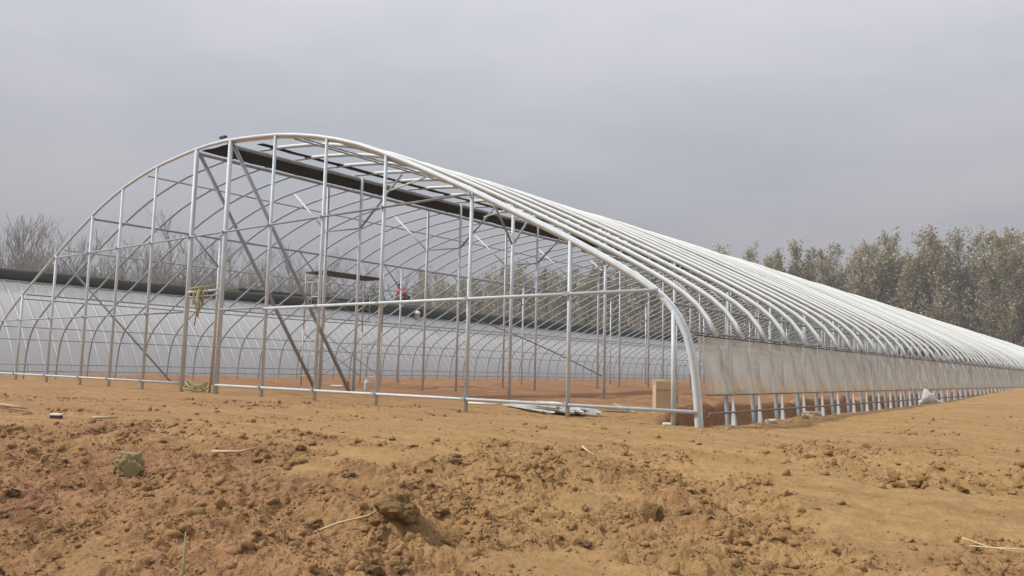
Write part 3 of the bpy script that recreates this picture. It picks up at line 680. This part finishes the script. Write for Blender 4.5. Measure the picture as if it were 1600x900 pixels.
# bundle of metal channels inside the gable
def channel_mesh(L, w=0.075, h_=0.028):
    t_ = 0.004; y0 = -w/2; prof_ = [(y0, h_), (y0, 0), (w/2, 0), (w/2, h_), (w/2-t_, h_), (w/2-t_, t_), (y0+t_, t_), (y0+t_, h_)]
    v = [(x, a, b) for x in (-L/2, L/2) for a, b in prof_]; n = len(prof_)
    f = [(k, (k+1) % n, n+(k+1) % n, n+k) for k in range(n)]
    f += [(0, 7, 6, 1), (1, 6, 5, 2), (2, 5, 4, 3), (8, 9, 14, 15), (9, 10, 13, 14), (10, 11, 12, 13)]
    me = bpy.data.meshes.new('metal_channel'); me.from_pydata(v, [], f); me.update(); me.materials.append(M_STEELBAR); return me
CH = [channel_mesh(L) for L in (2.2, 2.7, 1.6)]
rb = np.random.default_rng(3)
for k in range(16):
    lay = k//6; ofs = (k % 6)*0.12-0.3+rb.uniform(-0.05, 0.05); al = rb.uniform(-0.35, 0.35); x = -3.62+al*0.89+ofs*0.45; y = 1.55-al*0.45+ofs*0.89
    z_ = max(hz(x, y), hz(x-0.8, y+0.4), hz(x+0.8, y-0.4))+0.012+lay*0.034
    o = link('metal_channel', CH[k % 3], None, (x, y, z_), (rb.choice([0, math.pi]) if lay == 2 else 0.0, rb.uniform(-0.015, 0.015), math.radians(-27)+rb.normal(0, 0.10)))
    if o.rotation_euler[0] > 1: o.location.z += 0.028
    tag(o, 'zinc-coated metal channel lying in the heap inside the gable', 'metal bar', 'metal channels in a heap')
pn = link('sheet_metal', box_mesh('sheet_metal', 1.05, 0.26, 0.02, M_WHITE, 0.004), None, (-3.15, 1.30, hz(-3.15, 1.30)+0.150), (0.0, 0.02, math.radians(-25))); tag(pn, 'bright white flat strip on top of the metal channel heap', 'sheet')
gp = link('green_strip', box_mesh('green_strip', 0.5, 0.22, 0.015, simple('teal_plastic', (0.16, 0.28, 0.24), (0.24, 0.36, 0.31), 6, 0.6), 0.003), None, (-2.75, 2.35, hz(-2.75, 2.35)+0.05), (0.05, 0.08, math.radians(30))); tag(gp, 'teal plastic strip at the end of the metal heap', 'sheet')
bo = bar('loose_bar', (-2.9, 2.55, hz(-2.9, 2.55)+0.12), (-2.25, 2.2, hz(-2.25, 2.2)+0.02), 0.014, M_WOOD); tag(bo, 'thin brown stick leaning off the end of the metal heap', 'stick')
sb = bar('loose_bar', (-5.75, 1.72, hz(-5.75, 1.72)+0.025), (-5.2, 2.02, hz(-5.2, 2.02)+0.025), 0.022, M_WHITE); tag(sb, 'short white tube lying on soil behind the gable rail', 'tube')
wb = empty('white_block', (-0.50, 0.0, hz(-0.50, 0.0)), 0.55); tag(wb, 'small white block with a black end near the front rib foot', 'block')
link('block_body', box_mesh('block_body', 0.16, 0.07, 0.035, M_WHITE, 0.008), wb, (0, 0, 0)); link('end_cap', box_mesh('end_cap', 0.04, 0.06, 0.034, M_CABLE, 0.006), wb, (0.10, 0, 0))
pb = empty('packet', (-5.41, -5.88, hz(-5.41, -5.88)), 0.6); tag(pb, 'small white and dark packet lying on the tracked soil', 'packet')
link('packet_top', box_mesh('packet_top', 0.125, 0.07, 0.022, M_WHITE, 0.004), pb, (0, 0, 0.035)); link('packet_base', box_mesh('packet_base', 0.12, 0.065, 0.045, simple('dark_purple_card', (0.05, 0.02, 0.04), (0.08, 0.04, 0.06), 9, 0.8)), pb, (0, 0, -0.01))
# white sack crumpled on the bank
def sack():
    bm = bmesh.new(); bmesh.ops.create_icosphere(bm, subdivisions=4, radius=1)
    for v in bm.verts:
        p = v.co.copy(); d = 1+0.32*mnoise.noise(p*1.6+Vector((4, 2, 1)))+0.16*mnoise.noise(p*4+Vector((1, 7, 3)))
        x = p.x*0.34*d; hgt = 0.30*math.exp(-((x+0.12)/0.13)**2)+0.09
        v.co = Vector((x, p.y*0.17*d, (p.z*0.5+0.5)*hgt*d))
    me = bpy.data.meshes.new('white_sack'); bm.to_mesh(me); bm.free(); me.materials.append(M_WHITE)
    me.polygons.foreach_set('use_smooth', [True]*len(me.polygons))
    o = link('white_sack', me, None, (0.42, 12.6, hz(0.42, 12.6)-0.03), (0, 0, YAW)); tag(o, 'crumpled white plastic sack lying against the bottom rail', 'sack')
sack()
# bottle, tin and offcut by the scaffold foot
bt = empty('water_bottle', (-13.3, 5.9, hz(-13.3, 5.9))); tag(bt, 'pale blue plastic water bottle standing near the scaffold', 'bottle')
def lathe(name, prof_, mat, n=12):
    v = [(r*math.cos(2*math.pi*k/n), r*math.sin(2*math.pi*k/n), z_) for r, z_ in prof_ for k in range(n)]
    f = [(i*n+k, i*n+(k+1) % n, (i+1)*n+(k+1) % n, (i+1)*n+k) for i in range(len(prof_)-1) for k in range(n)]
    me = bpy.data.meshes.new(name); me.from_pydata(v, [], f); me.update(); me.materials.append(mat); return me
link('bottle_body', lathe('bottle_body', [(0.001, 0), (0.075, 0.0), (0.08, 0.02), (0.08, 0.19), (0.06, 0.25), (0.03, 0.28), (0.03, 0.29)], M_BLUE), bt); link('bottle_cap', lathe('bottle_cap', [(0.034, 0.29), (0.034, 0.325), (0.001, 0.325)], M_WHITE), bt)
tb = empty('paint_tin', (-13.45, 5.25, hz(-13.45, 5.25))); tag(tb, 'faded red tin standing at the foot of the diagonal brace', 'tin')
link('tin_body', lathe('tin_body', [(0.001, 0), (0.09, 0), (0.09, 0.2), (0.095, 0.205), (0.095, 0.22), (0.08, 0.22), (0.08, 0.05), (0.001, 0.05)], M_PINK), tb)
link('handle', tube_mesh('handle', [(0.09*math.cos(a), 0, 0.2+0.08*math.sin(a)) for a in np.linspace(0, math.pi, 9)], 0.004, M_CABLE, n=5), tb)
tag(link('board_offcut', box_mesh('board_offcut', 0.36, 0.16, 0.05, M_WHITE, 0.008), None, (-14.9, 6.1, hz(-14.9, 6.1)+0.01), (0.05, 0, 0.7)), 'pale board offcut on the soil inside the frame', 'board')
# sticks and straw
def stick(name, pts, r, mat, label, cat='stick', n=6):
    P = np.array([(x, y, hz(x, y)+dz) for x, y, dz in pts]); tg_ = np.linspace(1, 0.5, len(P))*r
    return tag(link(name, tube_mesh(name, P, tg_, mat, n=n, ref=(0, 0, 1))), label, cat)
stick('stick', [(-8.05, -5.72, 0.05), (-7.75, -5.55, 0.05), (-7.45, -5.42, 0.04)], 0.03, M_WOOD, 'thick weathered stick lying on the tracked soil')
stick('stick', [(-1.98, -5.95, 0.03), (-1.75, -5.83, 0.035), (-1.58, -5.72, 0.03)], 0.016, M_WOOD, 'short pale stick near the upright tan stone')
stick('stick', [(-5.05, -5.62, 0.03), (-4.85, -5.43, 0.03)], 0.022, M_WOOD, 'short thick pale stick beside crumbled soil strip')
stick('twig', [(0.42, -6.72, 0.05), (0.56, -6.60, 0.07), (0.72, -6.50, 0.06), (0.84, -6.36, 0.08)], 0.009, M_STRAW, 'long curved dry twig beside the large lump of soil', 'twig')
stick('straw_stalk', [(3.70, -4.28, 0.05), (3.84, -4.22, 0.035), (3.97, -4.25, 0.04), (4.15, -4.25, 0.02)], 0.007, M_STRAW, 'long pale straw stalk on smooth soil, thicker of the pair', 'straw')
stick('straw_stalk', [(3.75, -4.34, 0.03), (3.9, -4.33, 0.03), (4.1, -4.36, 0.02)], 0.005, M_STRAW, 'short thin straw stalk beside the longer stalk', 'straw')
stick('straw_stalk', [(0.78, -4.12, 0.10), (0.86, -4.12, 0.06), (0.98, -4.13, 0.06)], 0.008, M_STRAW, 'bent pale straw on the soil mound before the metal heap', 'straw')
gx, gy = 0.70, -7.72
gs = empty('grass_stem', (gx, gy, hz(gx, gy))); tag(gs, 'single tall yellow-green grass stem growing from turned soil', 'plant')
link('stem', tube_mesh('stem', [(0, 0, -0.03), (-0.005, 0.0, 0.08), (-0.02, 0.01, 0.17), (-0.028, 0.012, 0.24)], np.array([0.008, 0.008, 0.0085, 0.003]), M_STEM, n=6, ref=(1, 0, 0)), gs)
link('leaf', tube_mesh('leaf', [(-0.005, 0, 0.03), (0.04, 0.01, 0.08), (0.09, 0.02, 0.11)], np.array([0.004, 0.006, 0.001]), M_STEM, b=0.0015, n=6, ref=(0, 1, 0)), gs)
# straw rope over the door lintel and its coil below
ro = empty('straw_rope', (-12.45, -0.05, 2.38)); tag(ro, 'yellow straw rope looped over the door lintel', 'rope')
rs = np.random.default_rng(8)
for k in range(9):
    x = rs.uniform(-0.22, 0.22); L = rs.uniform(0.25, 0.85)
    pts = [(x, 0.06, -L*0.6), (x+rs.uniform(-.05, .05), 0.05, -0.1), (x, 0.0, 0.03), (x+rs.uniform(-.05, .05), -0.05, -0.12), (x+rs.uniform(-.08, .08), -0.05, -L*0.6), (x+rs.uniform(-.1, .1), -0.04, -L)]
    link('strand', tube_mesh('strand', pts, 0.014, M_VINE, n=5, ref=(1, 0, 0)), ro)
link('strand', tube_mesh('strand', [(-0.5, 0, 0.035), (0.0, 0, 0.05), (0.65, 0, 0.06)], 0.018, M_VINE, n=5, ref=(0, 0, 1)), ro)
cx, cy = -12.55, 0.05
co = empty('rope_coil', (cx, cy, hz(cx, cy))); tag(co, 'tangled coil of yellow straw rope on the door threshold', 'rope')
for k in range(6):
    a0 = rs.uniform(0, 6.28); rad = rs.uniform(0.18, 0.36); pts = [(rad*1.2*math.cos(a0+t_), rad*0.8*math.sin(a0+t_), 0.03+0.035*k+0.06*math.sin(2.3*t_+k)) for t_ in np.linspace(0, 5.8, 22)]
    link('loop', tube_mesh('loop', pts, 0.015, M_VINE, n=5, ref=(0, 0, 1)), co)
dp = bar('wooden_pole', (-12.30, 0.25, hz(-12.3, 0.25)-0.05), (-12.18, 0.22, 2.30), 0.022, M_WOOD); tag(dp, 'weathered wooden pole leaning upright in the doorway', 'pole')
# black hose hanging across the interior
hp = [(-18.3, 12.0, 3.16), (-16.6, 11.4, 2.95), (-14.6, 10.6, 2.72), (-12.3, 9.9, 2.22), (-10.3, 9.2, 1.72), (-8.4, 8.5, 1.2), (-6.9, 8.05, 0.72), (-6.5, 7.95, 0.58)]
hs = np.linspace(0, len(hp)-1, 40); hp = np.array(hp); hp = np.stack([np.interp(hs, range(len(hp)), hp[:, k]) for k in range(3)], -1)
tag(link('water_hose', tube_mesh('water_hose', hp, 0.015, M_PLANK, n=6, ref=(0, 0, 1))), 'dark hose slung across the interior between two columns', 'hose')

# ------------------------------------------------------------------ worker on the wall behind the quilt roll
def person():
    t = empty('person', (-31.45, 24.95, 4.46), math.radians(-90)); t.scale = (1.15, 1.15, 1.15); tag(t, 'person in red jacket crouching behind the quilt roll', 'person')
    # local frame: +x forward (towards the lower y of the roll), z up; crouched, leaning forward
    V = [(0, 0, 0.42), (0.10, 0, 0.60), (0.24, 0, 0.78), (0.33, 0, 0.90), (0.38, 0, 0.99), (0.44, 0, 1.09)]           # pelvis .. neck, head
    Rr = [0.15, 0.145, 0.165, 0.12, 0.06, 0.10]
    Ed = [(0, 1), (1, 2), (2, 3), (3, 4), (4, 5)]
    def add(p, r, to): V.append(p); Rr.append(r); Ed.append((to, len(V)-1)); return len(V)-1
    for s_ in (-1, 1):
        h_ = add((0.02, 0.11*s_, 0.40), 0.10, 0); k = add((0.40, 0.16*s_, 0.42), 0.075, h_); a = add((0.14, 0.15*s_, 0.08), 0.05, k); add((0.34, 0.16*s_, 0.04), 0.04, a)
        sh = add((0.30, 0.19*s_, 0.86), 0.07, 3); e = add((0.44, 0.25*s_, 0.62), 0.05, sh); w = add((0.64, 0.16*s_, 0.50), 0.034, e); pm = add((0.70, 0.15*s_, 0.47), 0.03, w)
        for q_ in range(4): f1 = add((0.75, (0.15+0.018*(q_-1.5))*s_, 0.455-0.004*q_), 0.010, pm); add((0.775, (0.15+0.018*(q_-1.5))*s_, 0.43), 0.008, f1)
        add((0.71, (0.15-0.05)*s_, 0.45), 0.010, pm)
    def skin(name, V, Rr, Ed, mat, par):
        me = bpy.data.meshes.new(name); me.from_pydata(V, Ed, []); me.update(); me.materials.append(mat)
        o = link(name, me, par); md = o.modifiers.new('skin', 'SKIN'); md.use_smooth_shade = True
        for k, sv in enumerate(me.skin_vertices[0].data): sv.radius = (Rr[k], Rr[k]); sv.use_root = (k == 0)
        ms = o.modifiers.new('smooth', 'SUBSURF'); ms.levels = 1; ms.render_levels = 2
        return o
    skin('body', V, Rr, Ed, M_SKIN, t)
    J = [(0.02, 0, 0.46), (0.10, 0, 0.60), (0.24, 0, 0.78), (0.33, 0, 0.91)]; JR = [0.175, 0.17, 0.19, 0.15]; JE = [(0, 1), (1, 2), (2, 3)]
    for s_ in (-1, 1):
        n = len(J); J += [(0.30, 0.19*s_, 0.86), (0.44, 0.25*s_, 0.62), (0.61, 0.17*s_, 0.515)]; JR += [0.095, 0.075, 0.055]; JE += [(3, n), (n, n+1), (n+1, n+2)]
    skin('jacket', J, JR, JE, M_RED, t)
    T = [(0, 0, 0.43)]; TR = [0.165]; TE = []
    for s_ in (-1, 1):
        n = len(T); T += [(0.02, 0.11*s_, 0.40), (0.40, 0.16*s_, 0.42), (0.15, 0.15*s_, 0.12)]; TR += [0.115, 0.09, 0.065]; TE += [(0, n), (n, n+1), (n+1, n+2)]
    skin('trousers', T, TR, TE, M_TROUSER, t)
    bm = bmesh.new(); bmesh.ops.create_icosphere(bm, subdivisions=3, radius=0.125)
    bmesh.ops.delete(bm, geom=[v for v in bm.verts if v.co.x > 0.06 and v.co.z < 0.04], context='VERTS')
    me = bpy.data.meshes.new('hair'); bm.to_mesh(me); bm.free(); me.materials.append(M_HAIR); link('hair', me, t, (0.44, 0, 1.105))
person()

# ------------------------------------------------------------------ thin spring haze
hm = bpy.data.materials.new('haze'); hm.use_nodes = True; ht = hm.node_tree; ht.nodes.clear()
ho = N(ht, 'ShaderNodeOutputMaterial'); pv = N(ht, 'ShaderNodeVolumePrincipled'); pv.inputs['Color'].default_value = (0.95, 0.95, 0.97, 1); pv.inputs['Density'].default_value = 0.0011; pv.inputs['Anisotropy'].default_value = 0.2
ht.links.new(pv.outputs[0], ho.inputs['Volume'])
hb = link('haze', box_mesh('haze', 1500, 1500, 27, hm), None, (CAM[0], CAM[1], -2.0)); tag(hb, 'thin pale haze over the whole plot', 'haze', kind='stuff')
